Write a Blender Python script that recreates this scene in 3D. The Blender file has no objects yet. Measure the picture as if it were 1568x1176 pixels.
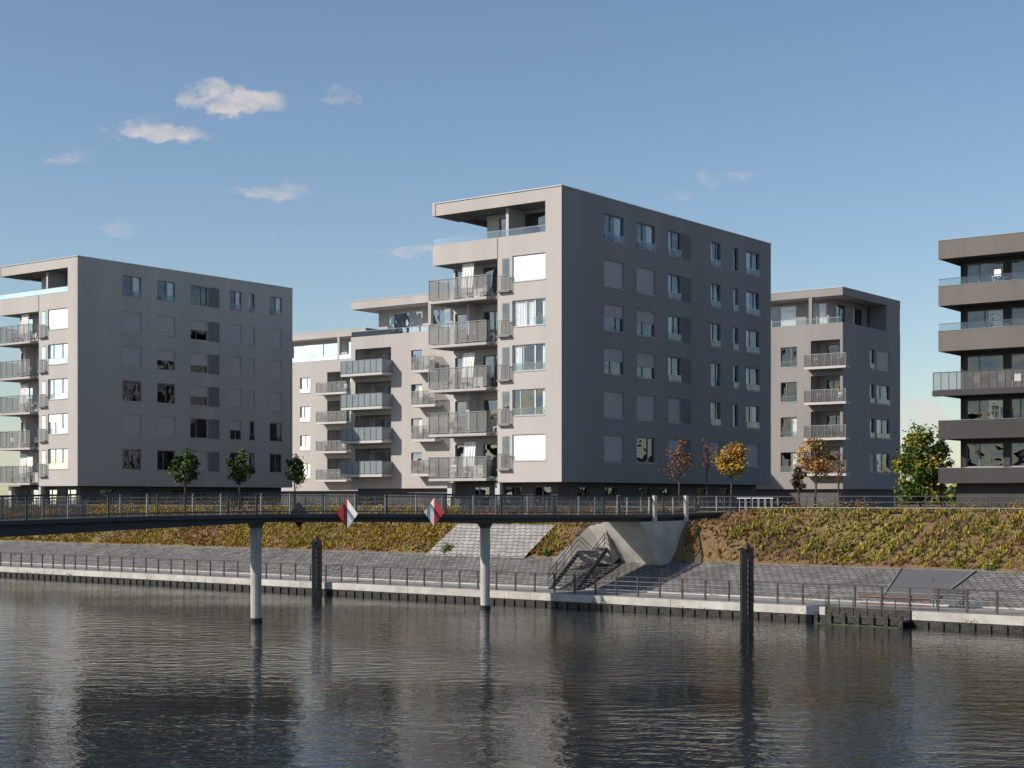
import bpy, math, random
from mathutils import Vector, noise
random.seed(7)
scene=bpy.context.scene
f=2391.0; HZ=765.0; CH=6.3
# ---------------------------------------------------------------- materials
def nm(name):
    m=bpy.data.materials.new(name); m.use_nodes=True
    nt=m.node_tree; b=nt.nodes['Principled BSDF']
    return m,nt,b
def mat(name,col,rough=.8,var=.15,scale=1.0,bump=0.0,bscale=None,metal=0.0,streak=False,spec=.5):
    m,nt,b=nm(name); N=nt.nodes; L=nt.links
    b.inputs['Roughness'].default_value=rough; b.inputs['Metallic'].default_value=metal
    b.inputs['Specular IOR Level'].default_value=spec
    tc=N.new('ShaderNodeTexCoord'); mp=N.new('ShaderNodeMapping'); L.new(tc.outputs['Object'],mp.inputs[0])
    if streak: mp.inputs['Scale'].default_value=(1,1,.12)
    n=N.new('ShaderNodeTexNoise'); n.inputs['Scale'].default_value=scale; n.inputs['Detail'].default_value=4
    L.new(mp.outputs[0],n.inputs['Vector'])
    r=N.new('ShaderNodeMapRange'); r.inputs[1].default_value=.3; r.inputs[2].default_value=.7
    r.inputs[3].default_value=1-var; r.inputs[4].default_value=1+var
    L.new(n.outputs[0],r.inputs[0])
    mx=N.new('ShaderNodeVectorMath'); mx.operation='SCALE'; mx.inputs[0].default_value=col[:3]
    L.new(r.outputs[0],mx.inputs['Scale']); L.new(mx.outputs[0],b.inputs['Base Color'])
    if bump:
        n2=N.new('ShaderNodeTexNoise'); n2.inputs['Scale'].default_value=bscale or scale*8; n2.inputs['Detail'].default_value=3
        L.new(tc.outputs['Object'],n2.inputs['Vector'])
        bp=N.new('ShaderNodeBump'); bp.inputs['Distance'].default_value=bump; L.new(n2.outputs[0],bp.inputs['Height']); L.new(bp.outputs[0],b.inputs['Normal'])
    return m
M={}
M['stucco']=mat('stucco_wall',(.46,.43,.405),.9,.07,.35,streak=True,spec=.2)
M['stuccoR']=mat('shade_toned_stucco_wall',(.245,.245,.248),.9,.07,.3,streak=True,spec=.2)  # shade of the right facades painted in as darker, cooler stucco
M['stuccoR2']=mat('hazy_shade_stucco_wall',(.355,.36,.35),.9,.07,.3,streak=True,spec=.2)  # shaded-side stucco again, lightened to paint in haze on the left block
M['stucco2']=mat('stucco_wall_back',(.43,.41,.39),.9,.07,.35,streak=True,spec=.2)
M['stucco3']=mat('dim_lit_stucco_wall',(.28,.265,.255),.9,.07,.35,streak=True,spec=.2)  # weak grazing light on the corner block put into a darker stucco
M['stuccoW']=mat('white_render',(.52,.51,.495),.9,.06,.4,spec=.2)
M['coping']=mat('coping_metal',(.5,.5,.5),.5,.05,2)
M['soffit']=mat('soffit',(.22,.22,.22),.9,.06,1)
M['gf']=mat('ground_floor_wall',(.09,.09,.095),.8,.15,.6)
M['dark']=mat('interior_dark',(.03,.03,.035),.9,.2,.5)
M['frame']=mat('window_frame',(.19,.195,.20),.5,.1,2)
M['framew']=mat('window_frame_white',(.55,.55,.55),.5,.05,2)
M['curtain']=mat('curtain_cloth',(.84,.83,.81),.9,.12,3)
M['rail']=mat('railing_metal',(.24,.25,.26),.45,.1,3,metal=.3)
M['raildark']=mat('railing_dark',(.04,.042,.047),.5,.2,3)
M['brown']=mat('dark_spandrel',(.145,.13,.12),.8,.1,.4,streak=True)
M['brown2']=mat('shade_toned_spandrel',(.045,.042,.044),.8,.1,.4)  # shadow over the lower floors put into a darker spandrel colour
M['panelg']=mat('grey_infill_panel',(.13,.135,.145),.8,.1,.4)
M['blue']=mat('blue_balcony_panel',(.21,.255,.28),.35,.1,.5)
M['concrete']=mat('concrete',(.46,.44,.40),.85,.22,.9,.01,20)
M['concrete_d']=mat('deck_concrete',(.16,.16,.16),.8,.2,.7,.01,15)
M['deck']=mat('deck_edge_steel',(.035,.037,.044),.55,.2,.8)
M['pile']=mat('rusty_steel_pile',(.020,.016,.015),.6,.5,1.5,.01,12)
M['pilegrey']=mat('pile_cap',(.18,.19,.2),.6,.2,2)
M['post']=mat('fence_post_rust',(.06,.045,.04),.7,.3,3)
M['wetwall']=mat('wet_sheet_pile',(.022,.02,.015),.5,.5,1.2,.03,5)
M['moss']=mat('mossy_wood',(.05,.065,.025),.8,.5,2)
M['red']=mat('red_paint',(.42,.03,.035),.45,.08,2)
M['white']=mat('white_paint',(.8,.8,.78),.45,.04,2)
M['bark']=mat('bark',(.06,.045,.035),.9,.3,5)
M['paleband']=mat('red_plank',(.14,.07,.06),.8,.2,2)
M['black']=mat('black_sign_back',(.03,.03,.035),.6,.2,2)
def leafm(name,col,var=.3): return mat(name,col,.75,var,1.6,spec=.2)
M['lf_yel']=leafm('leaf_yellow',(.48,.30,.05)); M['lf_or']=leafm('leaf_orange',(.36,.16,.045))
M['lf_gr']=leafm('leaf_green',(.09,.15,.03)); M['lf_dg']=leafm('leaf_dark_green',(.03,.05,.02))
M['lf_br']=leafm('leaf_brown',(.17,.085,.045)); M['lf_yg']=leafm('leaf_yellow_green',(.33,.28,.055))
M['lf_st']=leafm('dry_straw',(.36,.25,.11)); M['tree_screen']=leafm('unseen_tree_belt',(.035,.05,.025),.5)
def shutter():
    m,nt,b=nm('roller_shutter'); N=nt.nodes;L=nt.links
    b.inputs['Base Color'].default_value=(.43,.43,.43,1); b.inputs['Roughness'].default_value=.6
    tc=N.new('ShaderNodeTexCoord'); w=N.new('ShaderNodeTexWave'); w.bands_direction='Z'; w.inputs['Scale'].default_value=4
    L.new(tc.outputs['Object'],w.inputs['Vector']); bp=N.new('ShaderNodeBump'); bp.inputs['Distance'].default_value=.02
    L.new(w.outputs['Fac'],bp.inputs['Height']); L.new(bp.outputs[0],b.inputs['Normal']); return m
M['shutter']=shutter()
M['shutterw']=mat('white_roller_blind',(.80,.80,.79),.6,.04,1)
def glass(name,tint,refl,bump=.05):
    m=bpy.data.materials.new(name); m.use_nodes=True; nt=m.node_tree; N=nt.nodes;L=nt.links
    for n in list(N): N.remove(n)
    o=N.new('ShaderNodeOutputMaterial'); t=N.new('ShaderNodeBsdfTransparent'); t.inputs[0].default_value=(*tint,1)
    g=N.new('ShaderNodeBsdfGlossy'); g.inputs['Roughness'].default_value=.02; g.inputs[0].default_value=(.85,.93,1,1)
    fr=N.new('ShaderNodeFresnel'); fr.inputs[0].default_value=1.5
    ad=N.new('ShaderNodeMath'); ad.operation='ADD'; ad.use_clamp=True; ad.inputs[1].default_value=refl; L.new(fr.outputs[0],ad.inputs[0])
    tc=N.new('ShaderNodeTexCoord'); n=N.new('ShaderNodeTexNoise'); n.inputs['Scale'].default_value=.7; n.inputs['Detail'].default_value=1; L.new(tc.outputs['Object'],n.inputs[0])
    bp=N.new('ShaderNodeBump'); bp.inputs['Distance'].default_value=bump; L.new(n.outputs[0],bp.inputs['Height']); L.new(bp.outputs[0],g.inputs['Normal'])
    mx=N.new('ShaderNodeMixShader'); L.new(ad.outputs[0],mx.inputs[0]); L.new(t.outputs[0],mx.inputs[1]); L.new(g.outputs[0],mx.inputs[2]); L.new(mx.outputs[0],o.inputs[0])
    return m
M['glass']=glass('window_glass',(.86,.89,.90),.05,.08)
M['railglass']=glass('balustrade_glass',(.6,.66,.68),.03)
def perforated(name,c,fac):
    m=bpy.data.materials.new(name); m.use_nodes=True; nt=m.node_tree;N=nt.nodes;L=nt.links
    b=N['Principled BSDF']; b.inputs['Base Color'].default_value=(c,c,c*.98,1); b.inputs['Metallic'].default_value=.2; b.inputs['Roughness'].default_value=.5
    o=N['Material Output']; t=N.new('ShaderNodeBsdfTransparent'); mx=N.new('ShaderNodeMixShader'); mx.inputs[0].default_value=fac
    L.new(t.outputs[0],mx.inputs[1]); L.new(b.outputs[0],mx.inputs[2]); L.new(mx.outputs[0],o.inputs[0]); return m
M['perf']=perforated('perforated_metal',.22,.55)
M['perfd']=perforated('perforated_metal_dark',.12,.55)
# ---------------------------------------------------------------- mesh builder
class MB:
    def __init__(s): s.v=[];s.f=[];s.m=[];s.mats=[];s.uv=[]
    def mi(s,k):
        if k not in s.mats: s.mats.append(k)
        return s.mats.index(k)
    def poly(s,pts,k):
        i=len(s.v); s.v+= [tuple(p) for p in pts]; s.f.append(tuple(range(i,i+len(pts)))); s.m.append(s.mi(k))
    def hexa(s,p,k):
        i=len(s.v); s.v+=[tuple(q) for q in p]
        for q in ((0,3,2,1),(4,5,6,7),(0,1,5,4),(1,2,6,5),(2,3,7,6),(3,0,4,7)):
            s.f.append(tuple(i+j for j in q)); s.m.append(s.mi(k))
    def box(s,F,a0,a1,o0,o1,z0,z1,k):
        s.hexa([F(a0,o0,z0),F(a1,o0,z0),F(a1,o1,z0),F(a0,o1,z0),F(a0,o0,z1),F(a1,o0,z1),F(a1,o1,z1),F(a0,o1,z1)],k)
    def bar(s,p,q,r,k,n=4): s.cone(p,q,r,r,k,n)
    def cone(s,p,q,r0,r1,k,n=8):
        p=Vector(p);q=Vector(q);d=(q-p).normalized(); u=Vector((0,0,1)).cross(d)
        if u.length<.05: u=Vector((1,0,0))
        u.normalize(); w=d.cross(u); i=len(s.v)
        for c,r in ((p,r0),(q,r1)):
            for j in range(n):
                a=2*math.pi*(j+.5)/n; s.v.append(tuple(c+u*math.cos(a)*r+w*math.sin(a)*r))
        for j in range(n):
            s.f.append((i+j,i+(j+1)%n,i+n+(j+1)%n,i+n+j)); s.m.append(s.mi(k))
        s.f.append(tuple(i+j for j in range(n))[::-1]); s.m.append(s.mi(k))
        s.f.append(tuple(i+n+j for j in range(n))); s.m.append(s.mi(k))
    def obj(s,name,parent=None):
        me=bpy.data.meshes.new(name); me.from_pydata(s.v,[],s.f)
        for k in s.mats: me.materials.append(M[k])
        me.polygons.foreach_set('material_index',s.m); me.update()
        o=bpy.data.objects.new(name,me); scene.collection.objects.link(o)
        if parent: o.parent=parent
        return o
def empty(name):
    e=bpy.data.objects.new(name,None); scene.collection.objects.link(e); return e
def frame(C,d,n):
    return lambda a,o,z:(C[0]+d[0]*a+n[0]*o, C[1]+d[1]*a+n[1]*o, z)
def wall(mb,F,a0,a1,z0,z1,ops,k,o=0.0,depth=.28):
    A=sorted({a0,a1,*[x for p in ops for x in p[:2]]}); Z=sorted({z0,z1,*[x for p in ops for x in p[2:4]]})
    A=[x for x in A if a0<=x<=a1]; Z=[x for x in Z if z0<=x<=z1]
    for i in range(len(A)-1):
        for j in range(len(Z)-1):
            ca=(A[i]+A[i+1])/2; cz=(Z[j]+Z[j+1])/2
            if any(p[0]<ca<p[1] and p[2]<cz<p[3] for p in ops): continue
            mb.poly([F(A[i],o,Z[j]),F(A[i+1],o,Z[j]),F(A[i+1],o,Z[j+1]),F(A[i],o,Z[j+1])],k)
    for p in ops:
        b0,b1,y0,y1=p[:4]
        mb.poly([F(b0,o,y0),F(b1,o,y0),F(b1,o-depth,y0),F(b0,o-depth,y0)],k)
        mb.poly([F(b0,o,y1),F(b1,o,y1),F(b1,o-depth,y1),F(b0,o-depth,y1)],k)
        mb.poly([F(b0,o,y0),F(b0,o,y1),F(b0,o-depth,y1),F(b0,o-depth,y0)],k)
        mb.poly([F(b1,o,y0),F(b1,o,y1),F(b1,o-depth,y1),F(b1,o-depth,y0)],k)
def window(mb,F,a0,a1,z0,z1,st,o=0.0,rail=True,fr='frame',sh='shutter'):
    g=o-.17; w=a1-a0; h=z1-z0; t=.07
    mb.poly([F(a0,g,z0),F(a1,g,z0),F(a1,g,z1),F(a0,g,z1)],'glass')
    for x in (a0,a1-t): mb.box(F,x,x+t,g-.02,g+.06,z0,z1,fr)
    for y in (z0,z1-t): mb.box(F,a0+t,a1-t,g-.02,g+.06,y,y+t,fr)
    if w>1.5:
        x=a0+w*random.choice((.36,.5,.64)); mb.box(F,x,x+t,g-.02,g+.055,z0+t,z1-t,fr)
    mb.box(F,a0-.03,a1+.03,o-.02,o+.05,z0-.05,z0-.003,'coping')
    if st=='s':
        mb.poly([F(a0+.01,o-.1,z0+.06),F(a1-.01,o-.1,z0+.06),F(a1-.01,o-.1,z1),F(a0+.01,o-.1,z1)],sh)
    if st=='h':
        zz=z0+h*random.uniform(.35,.65)
        mb.poly([F(a0+.01,o-.1,zz),F(a1-.01,o-.1,zz),F(a1-.01,o-.1,z1),F(a0+.01,o-.1,z1)],sh)
    if st in('d','g','c'):
        x0,x1={'d':(a0+.05,a0+w*.42),'g':(a1-w*.36,a1-.05),'c':(a0+.05,a1-.05)}[st]
        n=max(2,int((x1-x0)/.12))
        for i in range(n):
            xa=x0+(x1-x0)*i/n; xb=x0+(x1-x0)*(i+1)/n
            oa=g-.06-(.05 if i%2 else 0); ob=g-.06-(0 if i%2 else .05)
            mb.poly([F(xa,oa,z0),F(xb,ob,z0),F(xb,ob,z1),F(xa,oa,z1)],'curtain')
    if rail and st in('d','g','k'):
        mb.poly([F(a0+.02,o+.03,z0+.05),F(a1-.02,o+.03,z0+.05),F(a1-.02,o+.03,z0+.55),F(a0+.02,o+.03,z0+.55)],'railglass')
        mb.box(F,a0,a1,o+.01,o+.04,z0+.55,z0+.58,'rail')
dL=(-.8,.6); nL=(-.6,-.8); dR=(.6,.8); nR=(.8,-.6)
def mesh_rail(mb,F,a0,a1,o,z0,z1,step=.13,k='rail',r=.012,toprail=.03):
    n=max(1,int(round((a1-a0)/step)))
    for i in range(n+1):
        a=a0+(a1-a0)*i/n
        mb.box(F,a-r,a+r,o-r,o+r,z0,z1,k)
    mb.box(F,a0,a1,o-toprail,o+toprail,z1+.002,z1+.05,k); mb.box(F,a0,a1,o-.02,o+.02,z0-.04,z0-.002,k)
def panel(mb,F,a0,a1,o,z0,z1,k):
    mb.poly([F(a0,o,z0),F(a1,o,z0),F(a1,o,z1),F(a0,o,z1)],k)
def clutter(mb,F,a,o,z,rnd):
    kind=rnd.random()
    if kind<.45: # potted plant
        c=Vector(F(a,o,z)); mb.cone(c,c+Vector((0,0,.35)),.13,.18,'frame',7)
        for j in range(26):
            g=Vector((rnd.gauss(0,.16),rnd.gauss(0,.16),.35+abs(rnd.gauss(.25,.25)))); leaf(mb,c+g,.09,rnd.choice(['lf_gr','lf_dg','lf_gr']),rnd)
    else: # chair
        k=rnd.choice(['curtain','frame','panelg','frame']); w=.5
        mb.box(F,a,a+w,o-.5,o,z+.42,z+.46,k); mb.box(F,a,a+w,o-.54,o-.5,z+.42,z+1.0,k)
        for x in (a+.02,a+w-.06):
            for y in (o-.5,o-.06): mb.box(F,x,x+.04,y,y+.04,z,z+.42,k)
def leaf(mb,c,sz,k,rnd):
    a=Vector((rnd.gauss(0,1),rnd.gauss(0,1),rnd.gauss(0,1))).normalized(); b=a.orthogonal().normalized()
    b=(b+a.cross(b)*rnd.uniform(-1,1)).normalized(); c=Vector(c)
    mb.poly([c-a*sz,c+b*sz*.6,c+a*sz,c-b*sz*.6],k)
TOP=29.23; W=11.93
ZB=[26.05,22.55,19.2,15.87,12.55,9.2]
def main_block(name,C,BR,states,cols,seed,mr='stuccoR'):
    rnd=random.Random(seed); E=empty(name); FL=frame(C,dL,nL); FR=frame(C,dR,nR)
    w=MB(); wi=MB(); ba=MB()
    H=1.95
    ops=[(1.46,4.5,z,z+H) for z in ZB[1:]]
    wall(w,FL,0,5.88,7.6,26.0,ops,'stucco'); wall(w,FL,0,1.46,26.0,28.3,[],'stucco'); wall(w,FL,0,W,28.3,TOP,[],'stucco')
    wst=['s','c','g','k','s'] if seed==3 else ['s','k','c','h','g']
    for (a0,a1,z0,z1),st in zip(ops,wst):
        window(wi,FL,a0,a0+1.0,z0,z1,'s' if st=='s' else 'd',rail=True,fr='framew',sh='shutterw')
        window(wi,FL,a0+1.0,a1,z0,z1,st,rail=True,fr='framew',sh='shutterw')
        panel(ba,FL,4.6,5.7,.24,z0-.55,z0+.5,'perf'); mesh_rail(ba,FL,4.6,5.7,.26,z0-.55,z0+.5,.36)
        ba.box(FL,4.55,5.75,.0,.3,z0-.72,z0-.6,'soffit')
        panel(wi,FL,4.75,5.45,.006,z0-.55,z1-.1,'frame'); panel(wi,FL,4.82,5.38,.012,z0-.5,z1-.2,'dark'); panel(wi,FL,4.82,5.38,.02,z0-.5,z1-.2,'glass')
    w.box(FL,5.883,W+.25,-.25,.05,24.45,26.0,'stucco')
    w.box(FL,W-.02,W+.23,-2.6,-.25,24.45,26.0,'stucco')
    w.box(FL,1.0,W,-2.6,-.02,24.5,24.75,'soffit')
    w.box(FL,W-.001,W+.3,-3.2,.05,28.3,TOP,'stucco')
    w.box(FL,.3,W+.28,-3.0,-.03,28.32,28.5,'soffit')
    ba.box(FL,1.5,W+.2,-.04,0.0,26.0,26.04,'rail'); panel(ba,FL,1.5,W+.2,-.02,26.05,26.5,'railglass'); ba.box(FL,1.46,W+.2,-.04,.0,26.5,26.54,'rail')
    w.box(FL,1.2,1.46,-2.4,-.003,26.0,28.3,'stucco')
    o2=[(1.9,5.2,26.05,28.1),(6.2,7.6,26.3,28.0)]
    wall(w,FL,1.46,W-3.2,26.0,28.3,o2,'stuccoW',o=-2.4); window(wi,FL,1.9,5.2,26.05,28.1,'k',o=-2.4,rail=False); window(wi,FL,6.2,7.6,26.3,28.0,'k',o=-2.4,rail=False)
    FT=lambda a,o,z:FL(W-3.2+o,-a,z); wall(w,FT,2.4,8,26.0,28.3,[(3,5,26.2,28.0)],'stuccoW'); window(wi,FT,3,5,26.2,28.0,'k',rail=False)
    w.box(FL,5.3,5.55,-2.39,-.6,26.0,28.3,'stuccoW')
    w.box(FL,5.62,5.878,-2.2,-.003,7.6,24.45,'stucco')
    ops3=[]
    sl=[21.4,17.98,14.55,11.13,7.72]
    for i,z in enumerate(sl):
        ops3.append((6.0,9.0,z+.3,z+2.9)); ops3.append((9.9,W-.15,z+.3,z+2.9))
    wall(w,FL,5.88,W,7.6,24.5,ops3,'stuccoW',o=-2.2)
    for p in ops3: window(wi,FL,*p,rnd.choice('kkkd'),o=-2.2,rail=False)
    for i,z in enumerate(sl):
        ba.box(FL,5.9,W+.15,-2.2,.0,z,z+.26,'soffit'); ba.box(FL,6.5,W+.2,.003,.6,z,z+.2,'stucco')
        z0=z+.34; z1=z+1.8
        panel(ba,FL,6.55,W+.15,.56,z0,z1,'perf'); mesh_rail(ba,FL,6.5,W+.18,.6,z0,z1,.9,r=.018)
        FS=lambda a,o,z,FL=FL:FL(W+.17+o,.6-a,z)
        panel(ba,FS,0,2.6,0,z0,z1,'perf'); mesh_rail(ba,FS,0,2.6,0.03,z0,z1,.8,r=.018)
        FS2=lambda a,o,z,FL=FL:FL(6.52+o,.6-a,z)
        panel(ba,FS2,0,.6,0,z0,z1,'perf'); mesh_rail(ba,FS2,0,.6,0,z0,z1,.3)
        if i in(1,3): w.box(FL,9.5,9.75,-2.18,-1.1,z+.26,z+3.4,'stuccoW')
        if i in(0,2,4):
            a0=8.2+rnd.random()*.5; n=8
            for j in range(n):
                xa=a0+j*.14; oa=-.35-(.07 if j%2 else 0); ob=-.35-(0 if j%2 else .07)
                ba.poly([FL(xa,oa,z+.3),FL(xa+.14,ob,z+.3),FL(xa+.14-.3,ob,z+3.0),FL(xa-.3,oa,z+3.0)],'curtain')
        for q in range(5): clutter(ba,FL,rnd.uniform(6.6,11),rnd.uniform(-1.2,.2),z+.27,rnd)
    ops=[];st=[]
    for r,z in enumerate(ZB):
        for c,(b0,b1) in enumerate(cols):
            ops.append((b0,b1,z,z+H+.05)); st.append(states[r][c])
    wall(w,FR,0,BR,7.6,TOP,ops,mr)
    for p,s in zip(ops,st): window(wi,FR,*p,s,rail=(s!='k'))
    for z in ZB:
        b=cols[2][1]; panel(wi,FR,b+.08,b+1.6,.008,z-.02,z+H+.05,'panelg')
    FE=lambda a,o,z:FL(W+o,-a,z)
    wall(w,FE,2.2,BR,7.6,26.0,[],'stucco'); wall(w,FE,7,BR,26.0,TOP,[],'stucco'); FBk=lambda a,o,z:FL(a,-BR-o,z)
    wall(w,FBk,0,W,7.6,TOP,[],'stucco'); w.box(FE,3.2,7.0,-.25,0,28.3,TOP,'stucco')
    w.box(FL,.05,W-.05,-BR+.05,-.05,TOP-.5,TOP-.35,'coping')
    w.box(FL,-.05,W+.33,-.3,.07,TOP,TOP+.07,'coping'); w.box(FR,.3,BR+.05,-.3,.05,TOP+.001,TOP+.069,'coping')
    w.poly([FL(0,0,7.6),FL(W,0,7.6),FL(W,-BR,7.6),FL(0,-BR,7.6)],'soffit')
    w.box(FL,3,W-3.3,-BR+3,-3.2,7.7,28.2,'dark')
    for z in ZB: w.box(FL,.4,W-.4,-BR+.4,-2.7,z-.5,z-.2,'dark')
    g=MB(); FG=frame(FL(1.2,-1.2,0),dL,nL); FG2=frame(FL(1.2,-.5,0),dR,nR)
    go=[(a,a+1.6,5.4,7.3) for a in (.6,3.4,6.4)]; wall(g,FG,0,W-1.6,3.4,7.6,go,'gf'); [window(g,FG,*p,'k',rail=False) for p in go]
    go=[(b,b+1.8,5.5,7.3) for b in (3,7,12,15,21,25) if b+2<BR-2]; wall(g,FG2,.7,BR-1,3.4,7.6,go,'gf'); [window(g,FG2,*p,'k',rail=False) for p in go]
    g.box(FL,2.2,W-.8,-BR+1,-2.4,4,7.55,'dark')
    for a in (5.75,10.4): g.box(FL,a,a+.45,-.5,-.1,3.0,7.6,'stuccoW')
    w.obj('walls',E); wi.obj('windows',E); ba.obj('balconies',E); g.obj('ground_floor',E)
    r=MB(); r.box(FL,3,5,-8,-6,TOP-.3,TOP+.35,'coping'); r.cone(FL(6,-12,TOP-.3),FL(6,-12,TOP+.5),.12,.12,'rail'); r.obj('roof_plant',E)
    return E
cols1=[(5.62,8.37),(10.26,12.98),(14.98,17.0),(21.87,23.55),(25.7,26.65),(28.07,30.5)]
st1=['ggddkd','ssddgd','hhdddd','hhdkdd','sssdkg','skssgs']
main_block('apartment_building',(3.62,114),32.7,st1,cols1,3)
cols2=[(5.3,7.6),(9.6,11.9),(13.9,16.2),(19.3,20.9),(22.0,22.8),(25.0,26.8)]
st2=['ggkgdg','sshsss','shhsss','kkhsss','sskhdg','kkskgk']
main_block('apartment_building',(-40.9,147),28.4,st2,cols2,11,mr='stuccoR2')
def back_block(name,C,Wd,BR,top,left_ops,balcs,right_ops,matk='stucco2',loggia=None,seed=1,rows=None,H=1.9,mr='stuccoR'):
    rnd=random.Random(seed); E=empty(name); FL=frame(C,dL,nL); FR=frame(C,dR,nR)
    w=MB();wi=MB();ba=MB()
    ptop=top-3.6
    lg=loggia or (0,0)
    ops=[(a0,a1,z,z+H) for z in rows for a0,a1 in left_ops if z+H<ptop]
    lops=[(lg[0],lg[1],z-.15,z+H+.5) for z in rows if z+H+.5<ptop and lg[1]>0]
    wall(w,FL,0,Wd,7.4,ptop,ops+lops,matk)
    for p in ops: window(wi,FL,*p,rnd.choice('kkdkk'),rail=True)
    for p in lops:
        wall(w,FL,p[0],p[1],p[2],p[3],[(p[0]+.3,p[1]-.8,p[2]+.1,p[3]-.3)],'stuccoW',o=-2.0)
        window(wi,FL,p[0]+.3,p[1]-.8,p[2]+.1,p[3]-.3,rnd.choice('kdk'),o=-2.0,rail=False)
        for q in (0,1): wall(w,(lambda a,o,z,x=p[q]:FL(x+o,-a,z)),0,2.0,p[2],p[3],[],matk)
        w.poly([FL(p[0],0,p[2]),FL(p[1],0,p[2]),FL(p[1],-2,p[2]),FL(p[0],-2,p[2])],'soffit'); w.poly([FL(p[0],0,p[3]),FL(p[1],0,p[3]),FL(p[1],-2,p[3]),FL(p[0],-2,p[3])],'soffit')
    for (a0,a1,dep,kk) in balcs:
        for z in rows:
            if z+1.2>ptop+1: continue
            zs=z-.45
            ba.box(FL,a0,a1,.003,dep,zs,zs+.25,'stuccoW'); panel(ba,FL,a0,a1,dep-.02,zs+.3,zs+1.5,kk); ba.box(FL,a0,a1,dep-.06,dep,zs+1.5,zs+1.56,'rail')
            for x in (a0,a1): panel(ba,(lambda a,o,z,x=x:FL(x,a,z)),0,dep,0,zs+.3,zs+1.5,kk)
            n=int((a1-a0)/.9)+1
            for i in range(n+1): x=a0+(a1-a0)*i/n; ba.box(FL,x-.02,x+.02,dep,dep+.03,zs+.25,zs+1.5,'rail')
            for q in range(3): clutter(ba,FL,rnd.uniform(a0+.2,a1-.6),dep-.3,zs+.26,rnd)
    rops=[(b0,b1,z,z+H) for z in rows for b0,b1 in right_ops if z+H<ptop]
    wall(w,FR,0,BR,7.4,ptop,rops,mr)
    for p in rops: window(wi,FR,*p,rnd.choice('kdkdsg'))
    FE=lambda a,o,z:FL(Wd+o,-a,z); wall(w,FE,0,BR,7.4,ptop,[],matk); FB=lambda a,o,z:FL(a,-BR-o,z); wall(w,FB,0,Wd,7.4,ptop,[],matk)
    w.poly([FL(0,0,ptop),FL(Wd,0,ptop),FL(Wd,-BR,ptop),FL(0,-BR,ptop)],'coping')
    w.box(FL,2.5,Wd-2.5,-BR+2.5,-2.6,5,ptop-.1,'dark')
    for z in rows: w.box(FL,.4,Wd-.4,-BR+.4,-2.3,z-.7,z-.3,'dark')
    ps=ptop+.01
    ba.box(FL,.05,Wd-.05,-.06,-.02,ps+.5,ps+.55,'rail'); panel(ba,FL,.05,Wd-.05,-.04,ps,ps+.5,'railglass')
    FP=frame(FL(2.2,-2.2,0),dL,nL); FP2=frame(FL(2.2,-2.2,0),dR,nR)
    pw=Wd-4.0
    o=[(.6,3.0,ps+.2,ps+2.4),(4.2,pw-1.2,ps+.2,ps+2.4)]; wall(w,FP,0,pw,ps,top-.8,o,matk); [window(wi,FP,*q,'d',rail=False,fr='framew') for q in o]
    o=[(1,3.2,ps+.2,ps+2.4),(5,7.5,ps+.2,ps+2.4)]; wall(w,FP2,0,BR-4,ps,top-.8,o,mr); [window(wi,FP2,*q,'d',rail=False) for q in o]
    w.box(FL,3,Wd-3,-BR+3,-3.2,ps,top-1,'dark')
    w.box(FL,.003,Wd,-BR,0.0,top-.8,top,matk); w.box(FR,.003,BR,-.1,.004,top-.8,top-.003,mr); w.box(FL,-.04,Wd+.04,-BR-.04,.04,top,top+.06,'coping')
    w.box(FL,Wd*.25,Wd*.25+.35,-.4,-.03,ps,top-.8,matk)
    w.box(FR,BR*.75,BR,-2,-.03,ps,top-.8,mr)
    g=MB(); g.box(FL,.5,Wd-.5,-BR+.5,-.5,3.4,7.4,'gf'); w.poly([FL(0,0,7.4),FL(Wd,0,7.4),FL(Wd,-BR,7.4),FL(0,-BR,7.4)],'soffit')
    w.obj('walls',E);wi.obj('windows',E);ba.obj('balconies',E);g.obj('ground_floor',E); return E
R5=[9.0,12.35,15.7,19.05]
back_block('terraced_apartment_building',(-5.1,149.6),14,18,26.3,[(4.6,6.0)],[(8.4,13.9,1.6,'blue'),(2.0,4.9,1.2,'perf')],[(3,5),(9,11)],loggia=(8.6,13.4),seed=5,rows=R5)
q=1.12
back_block('rear_apartment_building',(-16.3*q,174*q),18,16,6.3+19.1*q,[(13.4,15.2),(9.6,11.4)],[(2.0,7.2,1.4,'perf')],[(3,5)],seed=8,rows=[9.0,12.6,16.3,20.0],H=2.0,loggia=(2.4,6.6))
q=1.12
back_block('corner_apartment_building',(30.5*q,144*q),14,14.8,6.3+19.6*q,[(5.2,7.1)],[(-.8,3.9,1.0,'perfd')],[(6.7,7.9),(8.5,11.9)],loggia=(.3,3.6),seed=13,rows=[9.2,12.9,16.6,20.3],H=2.1,matk='stucco3')
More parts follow.
